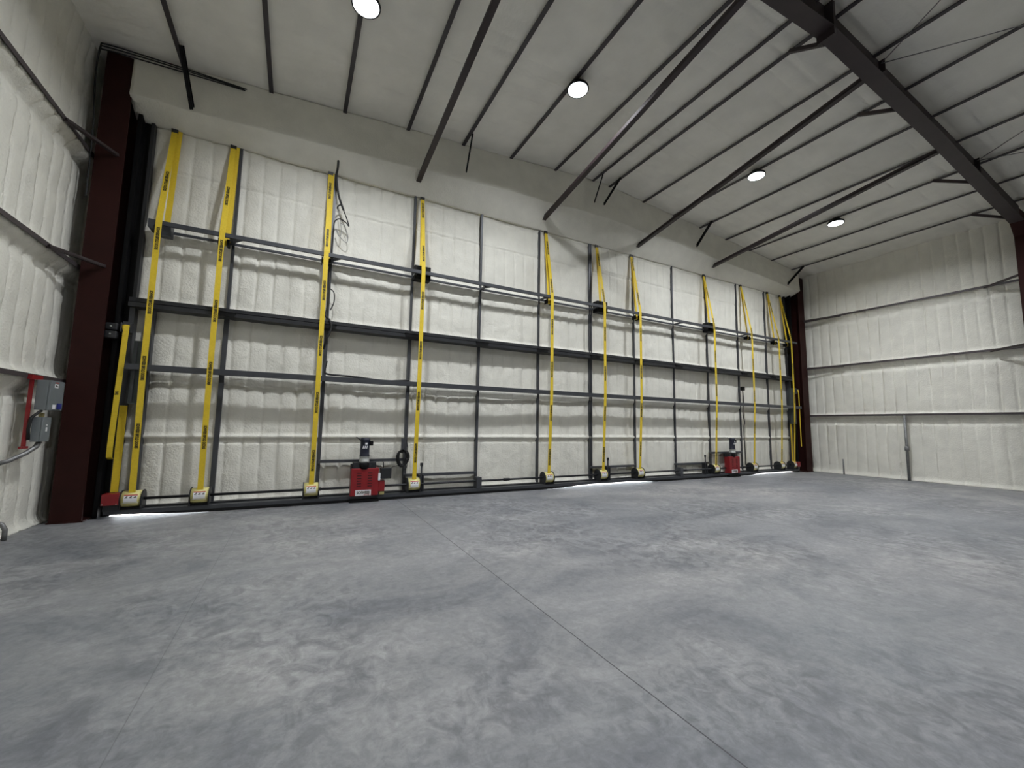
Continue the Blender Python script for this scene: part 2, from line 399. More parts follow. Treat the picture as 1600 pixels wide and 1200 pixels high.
for px in (DX0+0.28,):
    mb = MB(); mb.box(px-0.04, px+0.04, 9.24, 9.40, 0.12, 3.52); dpart(mb, 'post', STEEL)
mb = MB(); mb.box(DX0, DX0+0.07, 9.18, 9.50, 0.09, 3.58); dpart(mb, 'end_post', STEEL)
mb = MB(); mb.box(DX1-0.07, DX1, 9.18, 9.50, 0.06, 3.58); dpart(mb, 'end_post', STEEL)
mb = MB(); mb.box(DX0, DX0+0.05, 9.24, 9.50, 3.62, 6.97); dpart(mb, 'end_post', DSTEEL)
mb = MB(); mb.box(DX1-0.05, DX1, 9.24, 9.50, 3.62, 6.97); dpart(mb, 'end_post', DSTEEL)

def truss(z, ht, dp, x0, x1, rear_h, rear_z, web):
    mb = MB(); mb.box(x0, x1, FRONT, FRONT+dp, z-ht/2, z+ht/2); fc = dpart(mb, 'front_chord', STEEL)
    mb = MB(); mb.box(x0, x1-0.22, 9.20, 9.24, rear_z-rear_h/2, rear_z+rear_h/2); dpart(mb, 'rear_chord', STEEL)
    for px in POSTS:
        mb = MB()
        mb.box(px-0.025, px+0.025, FRONT+dp, 9.262, rear_z-0.015, rear_z+0.025)
        if web: mb.add([(px+0.03, 9.2, z-0.03), (px+0.03, FRONT+dp, z-0.03), (px+0.20, FRONT+dp, z-0.03),
                        (px+0.03, 9.2, z-0.01), (px+0.03, FRONT+dp, z-0.01), (px+0.20, FRONT+dp, z-0.01)],
                       [(0,1,2),(5,4,3),(0,3,4,1),(1,4,5,2),(2,5,3,0)])
        dpart(mb, 'truss_brace', STEEL)
truss(5.02, 0.075, 0.05, -2.46, 17.36, 0.042, 4.975, True)
truss(2.475, 0.095, 0.09, -2.55, 17.42, 0.04, 2.46, False)
# end plate of the upper truss, tapered
mb = MB(); mb.add([(-2.46,8.93,5.06),(-2.46,8.93,4.92),(-2.30,9.02,4.84),(-2.16,9.06,4.84),(-2.16,8.95,5.06),
                   (-2.46,9.2,5.06),(-2.46,9.2,4.92),(-2.30,9.2,4.84),(-2.16,9.2,4.84),(-2.16,9.2,5.06)],
                  [(0,1,2,3,4),(9,8,7,6,5),(0,5,6,1),(1,6,7,2),(2,7,8,3),(3,8,9,4),(4,9,5,0)]); dpart(mb, 'end_plate', STEEL)
# hinge rail: two tubes with a dark joint
mb = MB(); mb.box(DX0, DX1, 9.10, 9.36, 3.615, 3.685); dpart(mb, 'upper_hinge_rail', DSTEEL)
mb = MB(); mb.box(DX0, DX1, 9.08, 9.36, 3.525, 3.600); dpart(mb, 'lower_hinge_rail', DSTEEL)
mb = MB(); mb.box(DX0, DX1, 9.14, 9.40, 3.590, 3.620); dpart(mb, 'hinge_seal', BLACK)
for px in POSTS:
    mb = MB(); mb.cyl((px-0.17, 9.075, 3.607), (px+0.17, 9.075, 3.607), 0.022, 10); mb.box(px-0.15, px+0.15, 9.06, 9.09, 3.53, 3.605)
    dpart(mb, 'hinge', BLACK)
# bottom rail: front tube, rear tube, rubber seal
mb = MB(); mb.box(DX0, DX1, 9.02, 9.10, 0.06, 0.125); dpart(mb, 'bottom_rail', STEEL)
mb = MB(); mb.box(DX0, DX1, 9.20, 9.44, 0.085, 0.150); dpart(mb, 'bottom_frame', DSTEEL)
mb = MB(); mb.box(DX0, DX1, 9.10, 9.20, 0.118, 0.126); dpart(mb, 'bottom_plate', STEEL)
for x0, x1 in ((-1.30, 6.0), (9.9, 14.0)):
    mb = MB(); mb.box(x0, x1, 9.34, 9.44, 0.003, 0.09); dpart(mb, 'bottom_seal', SEAL)
    mb = MB(); mb.box(x0, x1, 9.05, 9.07, 0.005, 0.06); dpart(mb, 'bottom_seal', SEAL)
for xa, xb in ((-1.30, -2.60), (6.0, 7.2), (9.9, 8.6), (14.0, 14.9)):                # seal pulling away from the slab
    mb = MB(); q = [(xa, 9.05, 0.005), (xb, 9.05, 0.056), (xb, 9.05, 0.06), (xa, 9.05, 0.06)]
    mb.add(q + [(x, 9.07, z) for x, y, z in q], [(0,1,2,3),(7,6,5,4)]+[(i,4+i,4+(i+1)%4,(i+1)%4) for i in range(4)]); dpart(mb, 'bottom_seal', SEAL)
# rollers that turn the straps round the upper truss
for k, dx in enumerate(DRUMS):
    if k in (3, 5, 7):
        mb = MB(); mb.box(dx-0.17, dx+0.20, 9.03, 9.24, 4.88, 5.20); bk = dpart(mb, 'roller_box', BLACK)
    else:
        mb = MB(); mb.box(dx-0.075, dx-0.06, 9.03, 9.19, 4.86, 4.98); dpart(mb, 'roller_bracket', BLACK)
        mb = MB(); mb.box(dx+0.06, dx+0.10, 9.03, 9.19, 4.86, 4.98); dpart(mb, 'roller_bracket', BLACK)
        mb = MB(); mb.cyl((dx-0.058, 9.115, 4.92), (dx+0.058, 9.115, 4.92), 0.05, 14); dpart(mb, 'strap_roller', YELLOW)
# light rails low in some of the bays
def midrail(x0, x1, z): mb = MB(); mb.box(x0, x1, 9.20, 9.30, z-0.028, z+0.028); dpart(mb, 'mid_rail', STEEL)
midrail(0.46, 2.19, 0.815); midrail(2.19, 3.89, 0.47); midrail(7.33, 9.0, 0.48); midrail(10.71, 12.37, 0.47); midrail(12.37, 14.05, 0.80)
for px in (3.89, 10.71):
    mb = MB(); mb.box(px-0.06, px+0.06, 9.0, 9.2, 0.13, 0.38); dpart(mb, 'bearing_bracket', STEEL)
# grey-green plate and tube at each end of the lower leaf
mb = MB(); mb.box(-2.50, -2.35, 9.05, 9.16, 1.86, 2.93); dpart(mb, 'folding_arm', DARKGREEN)
mb = MB(); mb.box(16.94, 17.12, 8.98, 9.10, 1.84, 3.22); dpart(mb, 'folding_arm', DARKGREEN)
for ax in (-2.47, -2.395):
    mb = MB(); mb.box(ax, ax+0.025, 9.03, 9.05, 1.9, 2.9); dpart(mb, 'arm_stiffener', STEEL)

# ------------------------------------------------------------------ drums
def make_drum():
    e = empty('strap_drum', (0, 0, 0), 'x', 'strap drum', 'strap drums along the foot of the door')
    r, y0, z0 = 0.135, 9.10, 0.29
    n = 20; prof = [(y0 + r*math.cos(t), z0 + r*math.sin(t)) for t in np.linspace(math.radians(245), math.radians(50), n)]
    mb = MB(); vs = []
    for (yy, zz) in prof: vs += [(-0.125, yy, zz), (0.125, yy, zz)]
    for (yy, zz) in prof:
        q = ((yy-y0)*0.965+y0, (zz-z0)*0.965+z0); vs += [(-0.125, q[0], q[1]), (0.125, q[0], q[1])]
    o = 2*n
    fs = [(2*i, 2*i+1, 2*i+3, 2*i+2) for i in range(n-1)] + [(o+2*i+2, o+2*i+3, o+2*i+1, o+2*i) for i in range(n-1)]
    fs += [(2*i, 2*i+2, o+2*i+2, o+2*i) for i in range(n-1)] + [(2*i+3, 2*i+1, o+2*i+1, o+2*i+3) for i in range(n-1)]
    fs += [(1, 0, o, o+1), (2*n-2, 2*n-1, o+2*n-1, o+2*n-2)]
    mb.add(vs, fs, True); mb.build('drum_cover', COVER, e)
    mb = MB(); mb.cyl((-0.12, y0, z0), (0.12, y0, z0), 0.105, 20); mb.build('strap_coil', YELLOW, e)
    for sx in (-1, 1):
        mb = MB(); pr = [(y0-0.10, 0.13)] + [(y0+0.148*math.cos(t), z0+0.148*math.sin(t)) for t in np.linspace(math.radians(200), math.radians(-10), 14)] + [(y0+0.14, 0.13)]
        x0, x1 = (sx*0.128, sx*0.142) if sx > 0 else (-0.142, -0.128)
        vs = [(x0, a, b) for a, b in pr] + [(x1, a, b) for a, b in pr]; m_ = len(pr)
        mb.add(vs, [tuple(range(m_)), tuple(range(2*m_-1, m_-1, -1))] + [(i, m_+i, m_+(i+1) % m_, (i+1) % m_) for i in range(m_)])
        mb.box(sx*0.135-0.012, sx*0.135+0.012, y0-0.115, y0-0.09, 0.13, 0.27)
        mb.build('bracket_plate', DSTEEL, e)
    mb = MB(); mb.box(-0.125, 0.125, y0-0.09, y0+0.02, 0.128, 0.165); mb.build('drum_shoe', BLACK, e)
    def patch(t0, t1, x0, x1, rr):
        mb = MB(); vs = []; ts = np.linspace(math.radians(t0), math.radians(t1), 7)
        for t in ts: vs += [(x0, y0+rr*math.cos(t), z0+rr*math.sin(t)), (x1, y0+rr*math.cos(t), z0+rr*math.sin(t))]
        mb.add(vs, [(2*i, 2*i+1, 2*i+3, 2*i+2) for i in range(6)], True); return mb
    lb = patch(197, 148, -0.085, 0.085, r+0.0015).build('warning_label', WHITE, e)
    patch(152, 143, -0.085, 0.085, r+0.0025).build('label_header', RLABEL, lb)
    for px, a in ((-0.055, 0.5), (0.0, 0.25), (0.055, -0.1)):
        t = math.radians(162); mb = MB()
        c = Vector((px, y0+(r+0.003)*math.cos(t), z0+(r+0.003)*math.sin(t)))
        mb.bar(c+Vector((-0.016, 0, -0.010*(1+a))), c+Vector((0.016, 0.001, 0.012*(1+a))), 0.004, 0.014); mb.bar(c+Vector((-0.004,0,-0.012)), c+Vector((0.02,0,-0.012)), 0.004, 0.007)
        mb.build('pictogram', LETTER, lb)
    patch(203, 199, -0.105, 0.10, r+0.002).build('edge_strip', WHITE, e)
    return e
drum_labels = ['yellow covered strap drum beside the left red end box, at the door corner',
 'yellow covered strap drum, second from the left end of the door',
 'yellow covered strap drum left of the near red opener',
 'yellow covered strap drum right of the near red opener, below the cable coil',
 'yellow covered strap drum alone in the middle bays, fifth from the left end',
 'yellow covered strap drum beside the double post, sixth from the left end',
 'cream covered strap drum, seventh from the left end of the door',
 'cream covered strap drum just left of the far red opener',
 'cream covered strap drum just right of the far red opener',
 'cream covered strap drum, second from the right end of the door',
 'cream covered strap drum touching the red box at the right end']
proto = make_drum()
for k, dx in enumerate(DRUMS):
    o = proto if k == 0 else copy_tree(proto)
    o.location = (dx, 0, 0); o['label'] = drum_labels[k]

# ------------------------------------------------------------------ lift straps
SP = [(9.262, 6.96), (8.915, 5.08), (8.912, 4.90), (8.915, 2.55), (8.918, 2.40), (9.02, 0.40)]
def y_at(z):
    for (ya, za), (yb, zb) in zip(SP[:-1], SP[1:]):
        if zb <= z <= za: t = (za-z)/(za-zb); return ya+(yb-ya)*t, math.atan2(yb-ya, za-zb)
    return SP[-1][0], 0
word = text_mesh('SCHWEISS BIFOLD DOORS', 0.060, LETTER, 0.0032, 0.50)
L0 = max(v.co.x for v in word.vertices)-min(v.co.x for v in word.vertices)
word.transform(Matrix.Scale(0.41/L0, 4, (1, 0, 0)))
strap_labels = ['yellow lift strap at the far left end of the door, over the corner drum',
 'yellow lift strap, second from the left end of the door',
 'yellow lift strap left of the near red opener, beside the post with black cable',
 'yellow lift strap right of the near red opener, beside the cable coil',
 'yellow lift strap in the middle bays, fifth from the left end',
 'yellow lift strap beside the double post, sixth from the left end',
 'thin yellow lift strap, seventh from the left end of the door',
 'thin yellow lift strap just left of the far red opener',
 'thin yellow lift strap just right of the far red opener',
 'thin yellow lift strap, second from the right end of the door',
 'thin yellow lift strap at the right end, in front of the dark jamb']
LET = {0: (6.86, 6.12), 1: (6.9, 5.75), 2: (6.62, 5.35), 3: (6.55, 5.45), 4: (6.3, 5.35), 5: (6.45, 5.4), 6: (6.5, 5.5), 7: (6.2, 5.2), 8: (6.1, 5.0), 9: (6.2, 5.1), 10: (6.2, 5.1)}
PHASE = [4.72, 4.70, 5.38, 5.49, 5.33, 5.36, 5.50, 5.15, 5.05, 5.2, 5.1]
def strap_path():
    pts = [(0, SP[0][0], SP[0][1])]
    for (ya, za), (yb, zb) in zip(SP[:-1], SP[1:]):
        n = max(1, int((za-zb)/0.4))
        for i in range(1, n+1): pts.append((0, ya+(yb-ya)*i/n, za+(zb-za)*i/n))
    return pts
front_mesh = None
for k, dx in enumerate(DRUMS):
    if front_mesh is None:
        mb = MB(); mb.ribbon(strap_path(), 0.088, 0.005); front_mesh = mb.mesh('lift_strap', YELLOW)
        mb = MB(); mb.ribbon([(0, 9.268, 6.96), (0, 9.18, 6.0), (0, 9.07, 4.93)], 0.088, 0.005); back_mesh = mb.mesh('return_webbing', YELLOW)
        mb = MB(); mb.box(-0.05, 0.05, 9.25, 9.29, 6.90, 6.98); anchor_mesh = mb.mesh('anchor_clip', DSTEEL)
    o = bpy.data.objects.new('lift_strap', front_mesh); COL.objects.link(o); o.location = (dx, 0, 0)
    tag(o, strap_labels[k], 'lift strap', 'yellow lift straps down the hangar door')
    b = bpy.data.objects.new('return_webbing', back_mesh); COL.objects.link(b); b.parent = o; b.location = ((0.07, 0.06, 0.03, 0.0)[min(k, 3)], 0, 0)
    b = bpy.data.objects.new('anchor_clip', anchor_mesh); COL.objects.link(b); b.parent = o
    z = PHASE[k]+1.13*2
    while z > 0.6:
        if 0.62 < z < 6.75:
            y, a = y_at(z)
            t = bpy.data.objects.new('lettering', word); COL.objects.link(t); t.parent = o
            t.matrix_local = Matrix.Translation((0, y-0.0045, z)) @ Matrix.Rotation(a, 4, 'X') @ Matrix.Rotation(R(90), 4, 'X') @ Matrix.Rotation(R(-90), 4, 'Z')
        z -= 1.13

# ------------------------------------------------------------------ drive shafts
def shaft(x0, x1, label):
    e = empty('drive_shaft', ((x0+x1)/2, 9.10, 0.29), label, 'drive shaft', 'drive shafts of the door')
    c = e.location.x
    mb = MB(); mb.cyl((x0-c, 0, 0), (x1-c, 0, 0), 0.024, 12); mb.build('shaft', DSTEEL, e)
    for q in (0.25, 0.62):
        mb = MB(); xx = x0+(x1-x0)*q-c; mb.cyl((xx-0.08, 0, 0), (xx+0.08, 0, 0), 0.034, 12); mb.build('coupling_sleeve', DSTEEL, e)
shaft(-2.40, 8.98, 'long dark steel drive shaft along the door foot, through the near red opener')
shaft(8.99, 16.95, 'dark steel drive shaft along the right half of the door foot, at the far opener')

# ------------------------------------------------------------------ openers
def make_opener(x, label, box):
    e = empty('door_opener', (x, 9.0, 0.0), label, 'door opener', 'red door openers on the door foot')
    y = -0.06; w_ = 0.27                                                    # local front face
    mb = MB(); mb.box(-w_, w_, y, 0.14, 0.128, 0.68); h = mb.build('gearbox_housing', RED, e, 0.012)
    for cx in (-0.115, 0.095):
        for i in range(6):
            mb = MB(); z = 0.585-0.052*i; mb.box(cx-0.042, cx+0.042, y-0.004, y+0.01, z-0.009, z+0.009); mb.build('vent_slot', DRED, h)
    if box:
        mb = MB(); mb.box(w_+0.001, w_+0.13, y+0.02, 0.13, 0.20, 0.42); mb.build('side_cover', RED, e, 0.008)
        mb = MB(); mb.box(w_+0.03, w_+0.13, y+0.03, 0.10, 0.13, 0.195); mb.build('oil_tank', TAG, e, 0.006)
        mb = MB(); mb.box(w_+0.04, w_+0.25, y-0.02, 0.10, 0.46, 0.67); mb.build('control_box', DSTEEL, e, 0.006)
        mb = MB(); mb.box(w_-0.012, w_+0.032, y-0.008, y-0.001, 0.43, 0.575); mb.build('side_label', WHITE, e)
        mb = MB(); mb.tube([(w_+0.10, 0.02, 0.67), (w_+0.10, 0.02, 0.78), (w_+0.07, 0.0, 0.82)], 0.007); mb.build('antenna', RUBBER, e)
    mb = MB(); mb.box(-w_+0.035, w_-0.06, y+0.03, 0.15, 0.68, 0.80); mb.build('mounting_plate', DSTEEL, e, 0.005)
    mb = MB(); mb.box(-w_-0.0, -w_+0.06, 0.02, 0.16, 0.66, 0.76); mb.build('mounting_lug', DSTEEL, e)
    mx = -0.025
    mb = MB(); mb.lathe([(0.085, -0.07), (0.10, -0.01), (0.10, 0.03), (0.085, 0.07)], (mx, 0.0, 0.735)); mb.build('gear_reducer', BLACK, e)
    mb = MB(); mb.lathe([(0.095, 0), (0.102, 0.01), (0.102, 0.045), (0.096, 0.05), (0.096, 0.125), (0.10, 0.13)], (mx, 0.0, 0.795)); mb.build('motor_coupling', ALU, e)
    mb = MB(); mb.lathe([(0.098, 0), (0.098, 0.02), (0.092, 0.03), (0.092, 0.30), (0.097, 0.31), (0.097, 0.355), (0.07, 0.375), (0.0, 0.376)], (mx, 0.0, 0.925), 28); mo = mb.build('motor', NAVY, e)
    mb = MB(); mb.box(mx-0.01, mx+0.035, -0.098, -0.092, 1.165, 1.20); mb.build('rating_label', WHITE, mo)
    mb = MB()
    for i in range(3): mb.bar((mx-0.05+0.035*i, -0.0955, 1.085), (mx-0.035+0.035*i, -0.0955, 1.14), 0.004, 0.016)
    mb.build('motor_marking', WHITE, mo)
    mb = MB(); mb.box(mx+0.09, mx+0.155, -0.06, 0.05, 1.14, 1.235); mb.build('junction_box', BLACK, mo, 0.006)
    mb = MB(); mb.tube([(mx-0.09, 0.02, 1.24), (mx-0.12, 0.03, 1.28), (mx-0.17, 0.06, 1.31)], 0.010); mb.build('motor_lead', RUBBER, mo)
    lb = MB(); lb.box(-0.175, 0.125, y-0.006, y-0.001, 0.138, 0.250); lab = lb.build('name_label', WHITE, e)
    for txt, size, tx, tz, wd, mm in (('SCHWEISS', 0.075, -0.025, 0.195, 0.25, LETTER), ('DOORS', 0.03, 0.045, 0.155, 0.11, RLABEL)):
        me = text_mesh(txt, size, mm, 0.0028 if size > 0.05 else 0.0014)
        ww = max(v.co.x for v in me.vertices)-min(v.co.x for v in me.vertices); me.transform(Matrix.Scale(wd/ww, 4, (1, 0, 0)))
        t = bpy.data.objects.new('lettering', me); COL.objects.link(t); t.parent = lab
        t.matrix_local = Matrix.Translation((tx, y-0.0075, tz)) @ Matrix.Rotation(R(90), 4, 'X')
    mb = MB(); mb.add([(-0.07, y-0.0075, 0.222), (-0.03, y-0.0075, 0.222), (-0.05, y-0.0075, 0.236)], [(0, 1, 2)]); mb.build('emblem', LETTER, lab)
    mb = MB(); mb.box(-w_-0.01, w_+0.02, y+0.0, 0.12, 0.005, 0.05); mb.build('drip_tray', BLACK, e)
    return e
make_opener(1.33, 'near red door opener with upright navy motor and grey control box, left of the coil', True)
make_opener(13.22, 'far red door opener with upright navy motor, near the right end of the door', False)

# red boxes at the door corners
for x0, x1, lab in ((-2.66, -2.45, 'small red end box at the left foot of the door'), (16.99, 17.15, 'small red end box at the right foot of the door')):
    e = empty('chain_box', ((x0+x1)/2, 9.0, 0.14), lab, 'end box', 'red boxes at the door corners')
    hw = (x1-x0)/2
    mb = MB(); mb.box(-hw, hw, -0.06, 0.12, 0.08, 0.26); mb.build('red_cover', RED, e, 0.006)
    mb = MB(); mb.box(-hw+0.02, hw, -0.03, 0.12, -0.012, 0.079); mb.build('box_base', DSTEEL, e)
    for sx in (-1, 1):
        mb = MB(); mb.cyl((sx*(hw-0.02), -0.066, 0.10), (sx*(hw-0.02), -0.058, 0.10), 0.008, 8); mb.build('screw', ALU, e)

# latch bars
for x, lab in ((2.54, 'upright latch bar with paddle handle beside the drum under the cable coil'),
               (7.86, 'upright latch bar with paddle handle beside the middle double post'),
               (11.96, 'upright latch bar left of the far red opener')):
    e = empty('latch_bar', (x, 9.12, 0.0), lab, 'latch bar', 'latch bars at the door foot')
    mb = MB(); mb.add([(x_, y_, z_) for z_ in (0.128, 0.49) for x_, y_ in ((-0.055,-0.04),(-0.02,-0.04),(-0.02,0.05),(0.02,0.05),(0.02,-0.04),(0.055,-0.04),(0.055,0.09),(-0.055,0.09))], [tuple(range(8))[::-1], tuple(range(8,16))]+[(i,(i+1)%8,8+(i+1)%8,8+i) for i in range(8)]); mb.build('guide_channel', DSTEEL, e)
    mb = MB(); mb.box(-0.014, 0.014, -0.014, 0.014, 0.128, 0.665); mb.build('rod', STEEL, e)
    mb = MB(); mb.add([(-0.014,-0.012,0.655),(0.014,-0.012,0.655),(0.032,-0.012,0.69),(0.032,-0.012,0.745),(-0.032,-0.012,0.745),(-0.032,-0.012,0.69),
                       (-0.014,0.012,0.655),(0.014,0.012,0.655),(0.032,0.012,0.69),(0.032,0.012,0.745),(-0.032,0.012,0.745),(-0.032,0.012,0.69)],
                      [(0,1,2,3,4,5),(11,10,9,8,7,6)]+[(i,6+i,6+(i+1)%6,(i+1)%6) for i in range(6)]); mb.build('paddle_handle', DSTEEL, e)

# ------------------------------------------------------------------ side latch straps on the jambs
def side_latch(x, sgn, lab):
    e = empty('side_latch_strap', (x, 9.0, 0.0), lab, 'latch strap', 'latch straps beside the jambs')
    mb = MB()
    if sgn > 0: pts = [(0, 0.05, 3.16), (0, 0.02, 3.18), (0, -0.012, 3.15), (0, -0.02, 3.0), (0, 0.0, 2.0), (0, 0.02, 1.15), (0, 0.045, 0.98), (0, 0.09, 0.95)]
    else: pts = [(0, 0.05, 3.16), (0, 0.02, 3.18), (0, -0.012, 3.15), (0, -0.02, 3.0), (0, -0.02, 0.98)]
    if sgn > 0: pts = [(0.02-0.05*max(0, (3.0-p[2])/2.0) if p[2] < 3 else 0.02, p[1], p[2]) for p in pts]
    mb.ribbon(pts, 0.075 if sgn > 0 else 0.06, 0.005); mb.build('webbing', YELLOW, e)
    mb = MB(); mb.cyl((-0.04, 0.045, 3.14), (0.05, 0.045, 3.14), 0.045, 14); mb.build('roller', YELLOW, e)
    mb = MB(); mb.box(-0.06, -0.045, 0.0, 0.10, 3.06, 3.21); mb.box(0.055, 0.075, 0.0, 0.10, 3.06, 3.21); mb.box(-0.06, 0.075, 0.092, 0.12, 3.02, 3.25); mb.build('roller_bracket', STEEL, e)
    return e
sl = side_latch(-2.62, 1, 'yellow latch strap hanging by the left jamb, with a roller on top')
for zz in (1.85,):
    t = bpy.data.objects.new('lettering', word); COL.objects.link(t); t.parent = sl
    t.matrix_local = Matrix.Translation((-0.01, -0.003, 2.2)) @ Matrix.Rotation(R(90), 4, 'X') @ Matrix.Rotation(R(-91.5), 4, 'Z')
side_latch(17.36, -1, 'yellow latch strap hanging by the right jamb, against the dark steel')
mb = MB(); mb.ribbon([(0, 0, 1.83), (0, 0.0, 0.4)], 0.10, 0.005)
o = mb.build('tension_strap', YELLOW); o.location = (-2.575, 9.17, 0); tag(o, 'wide yellow tension strap running down to the left red end box', 'tension strap')
mb = MB(); mb.ribbon([(0, 0, 1.84), (0, 0.0, 0.4)], 0.09, 0.005)
o = mb.build('tension_strap', YELLOW); o.location = (16.98, 9.12, 0); tag(o, 'wide yellow tension strap below the grey-green arm at the right end', 'tension strap')
e = empty('latch_cylinder', (-2.78, 9.0, 3.06), 'black bolted latch housing on the left jamb beside the strap roller', 'latch housing')
mb = MB(); mb.box(-0.09, 0.07, -0.02, 0.1, 0.01, 0.13); mb.build('upper_shell', DSTEEL, e, 0.02)
mb = MB(); mb.box(-0.09, 0.07, -0.02, 0.1, -0.13, -0.005); mb.build('lower_shell', DSTEEL, e, 0.02)
for dz in (-0.06, 0.07):
    mb = MB(); mb.cyl((-0.01, -0.035, dz), (-0.01, -0.018, dz), 0.012, 8); mb.build('bolt', ALU, e)

# ------------------------------------------------------------------ jambs and columns
def h_column(name, x0, x1, y0, y1, z1, m, label, group, t=0.02, zlo=0.0):
    e = empty(name, ((x0+x1)/2, (y0+y1)/2, zlo), label, 'steel column', group)
    hw, hd = (x1-x0)/2, (y1-y0)/2
    mb = MB(); mb.box(-hw, hw, -hd, -hd+t, 0, z1); mb.build('flange', m, e)
    mb = MB(); mb.box(-hw, hw, hd-t, hd, 0, z1); mb.build('flange', m, e)
    mb = MB(); mb.box(-0.008, 0.008, -hd+t, hd-t, 0, z1); mb.build('web', m, e)
    mb = MB(); mb.box(-hw-0.02, hw+0.02, -hd-0.02, hd+0.02, 0, 0.02); mb.build('base_plate', m, e)
    return e
h_column('corner_column', -3.215, -2.845, 8.90, 9.30, 7.84, PRIMER, 'brown-red steel corner column at the left end of the hangar door', 'corner columns')
h_column('corner_column', 17.62, 18.02, 8.95, 9.35, 7.76, PRIMER, 'brown-red steel corner column at the right end of the hangar door', 'corner columns')
def jamb(x0, x1, lab):
    e = empty('door_jamb', ((x0+x1)/2, 9.3, 0), lab, 'door jamb', 'black door jambs'); hw = (x1-x0)/2
    mb = MB(); mb.box(-hw, hw, 0.006, 0.24, 0, 7.2); mb.build('jamb_channel', BLACK, e)
    mb = MB(); mb.box(-0.03, 0.03, -0.16, 0.006, 0.0, 7.1); mb.build('guide_rail', BLACK, e)
jamb(-2.90, -2.645, 'black steel door jamb between the left corner column and the door')
jamb(17.225, 17.595, 'black steel door jamb between the door and the right corner column')

# ------------------------------------------------------------------ main frame
RY = 3.12
def rafter_pts():
    # (x, bottom z)
    return [(-3.30, 7.25), (CX-0.012, 8.20), (CX+0.012, 8.20), (11.6, 7.94), (17.45, 7.34)]
e = empty('steel_rafter', (CX, RY, 0), 'deep dark steel rafter of the main frame crossing the ceiling at upper right', 'rafter')
pts = rafter_pts()
for k, (a, b) in enumerate(((0, 1), (2, 3), (3, 4))):
    (xa, za), (xb, zb) = pts[a], pts[b]
    mb = MB(); mb.extrude([(-0.13, -0.009), (0.13, -0.009), (0.13, 0.009), (-0.13, 0.009)], (xa-CX, 0, za), (xb-CX, 0, zb)); mb.build('bottom_flange', RAFTER, e)
    mb = MB(); q = [(xa-CX, -0.006, za), (xb-CX, -0.006, zb), (xb-CX, -0.006, ceil_z(xb)+0.12), (xa-CX, -0.006, ceil_z(xa)+0.12)]
    mb.add(q + [(x, 0.006, z) for x, y, z in q], [(0,1,2,3),(7,6,5,4)]+[(i,4+i,4+(i+1)%4,(i+1)%4) for i in range(4)]); mb.build('web', RAFTER, e)
    mb = MB(); mb.extrude([(-0.10, -0.009), (0.10, -0.009), (0.10, 0.009), (-0.10, 0.009)], (xa-CX, 0, ceil_z(xa)+0.12), (xb-CX, 0, ceil_z(xb)+0.12)); mb.build('top_flange', RAFTER, e)
mb = MB(); mb.box(-0.035, 0.035, -0.13, 0.13, 8.06, 8.66); mb.build('splice_plate', RAFTER, e)
for xs_ in (9.3, 14.1):
    mb = MB(); mb.box(xs_-CX-0.006, xs_-CX+0.006, -0.10, -0.007, 8.28-0.0*(xs_-9), ceil_z(xs_)) if xs_ < 10 else mb.box(xs_-CX-0.006, xs_-CX+0.006, -0.10, -0.007, 7.75, ceil_z(xs_)); mb.build('stiffener', RAFTER, e)
e = empty('frame_column', (17.75, RY, 0), 'dark brown column of the main frame at the right edge, under the big rafter', 'steel column')
mb = MB(); mb.extrude([(-0.13, -0.01), (0.13, -0.01), (0.13, 0.01), (-0.13, 0.01)], (-0.33, 0, 7.05), (-0.33, 0, 0), (1, 0, 0)); mb.build('inner_flange', PRIMER, e)
mb = MB(); mb.extrude([(-0.13, -0.01), (0.13, -0.01), (0.13, 0.01), (-0.13, 0.01)], (-0.33, 0, 7.05), (-0.62, 0, 7.38), (1, 0, 0)); mb.build('knee_flange', PRIMER, e)
mb = MB(); mb.box(-0.32, 0.45, -0.006, 0.006, 0, 7.85); mb.build('web', PRIMER, e)
mb = MB(); mb.box(0.45, 0.47, -0.13, 0.13, 0, 7.85); mb.build('outer_flange', PRIMER, e)

# ------------------------------------------------------------------ purlins
PX = [-2.16, -0.81, 0.53, 1.86, 3.19, 4.49, 5.84, 7.14, 7.75, 9.09, 10.41, 11.68, 13.02, 14.36, 15.71, 17.06]
names = ['first', 'second', 'third', 'fourth', 'fifth', 'sixth', 'seventh', 'eighth']
for k, x in enumerate(PX):
    left = x < CX
    lab = ('dark roof purlin, %s from the left wall' % names[k]) if left else ('dark roof purlin, %s from the right wall' % names[15-k])
    if k == 7: lab = 'dark roof purlin on the left side of the roof ridge'
    if k == 8: lab = 'dark roof purlin on the right side of the roof ridge'
    z = ceil_z(x)
    e = empty('roof_purlin', (x, 0, z), lab, 'purlin', 'roof purlins')
    s_ = 1 if left else -1
    mb = MB(); mb.extrude([(-0.038, -0.004), (-0.038, 0.016), (-0.034, 0.016), (-0.034, 0.0), (0.038, 0.0), (0.038, -0.004)], (0, REAR+0.02, -0.022), (0, GABLE-0.01, -0.022)); mb.build("flange", PURLIN, e)
    if k == 3:
        mb = MB(); mb.box(-0.045, 0.045, 5.35, 5.52, -0.03, -0.015); mb.build('clip', GALV, e)

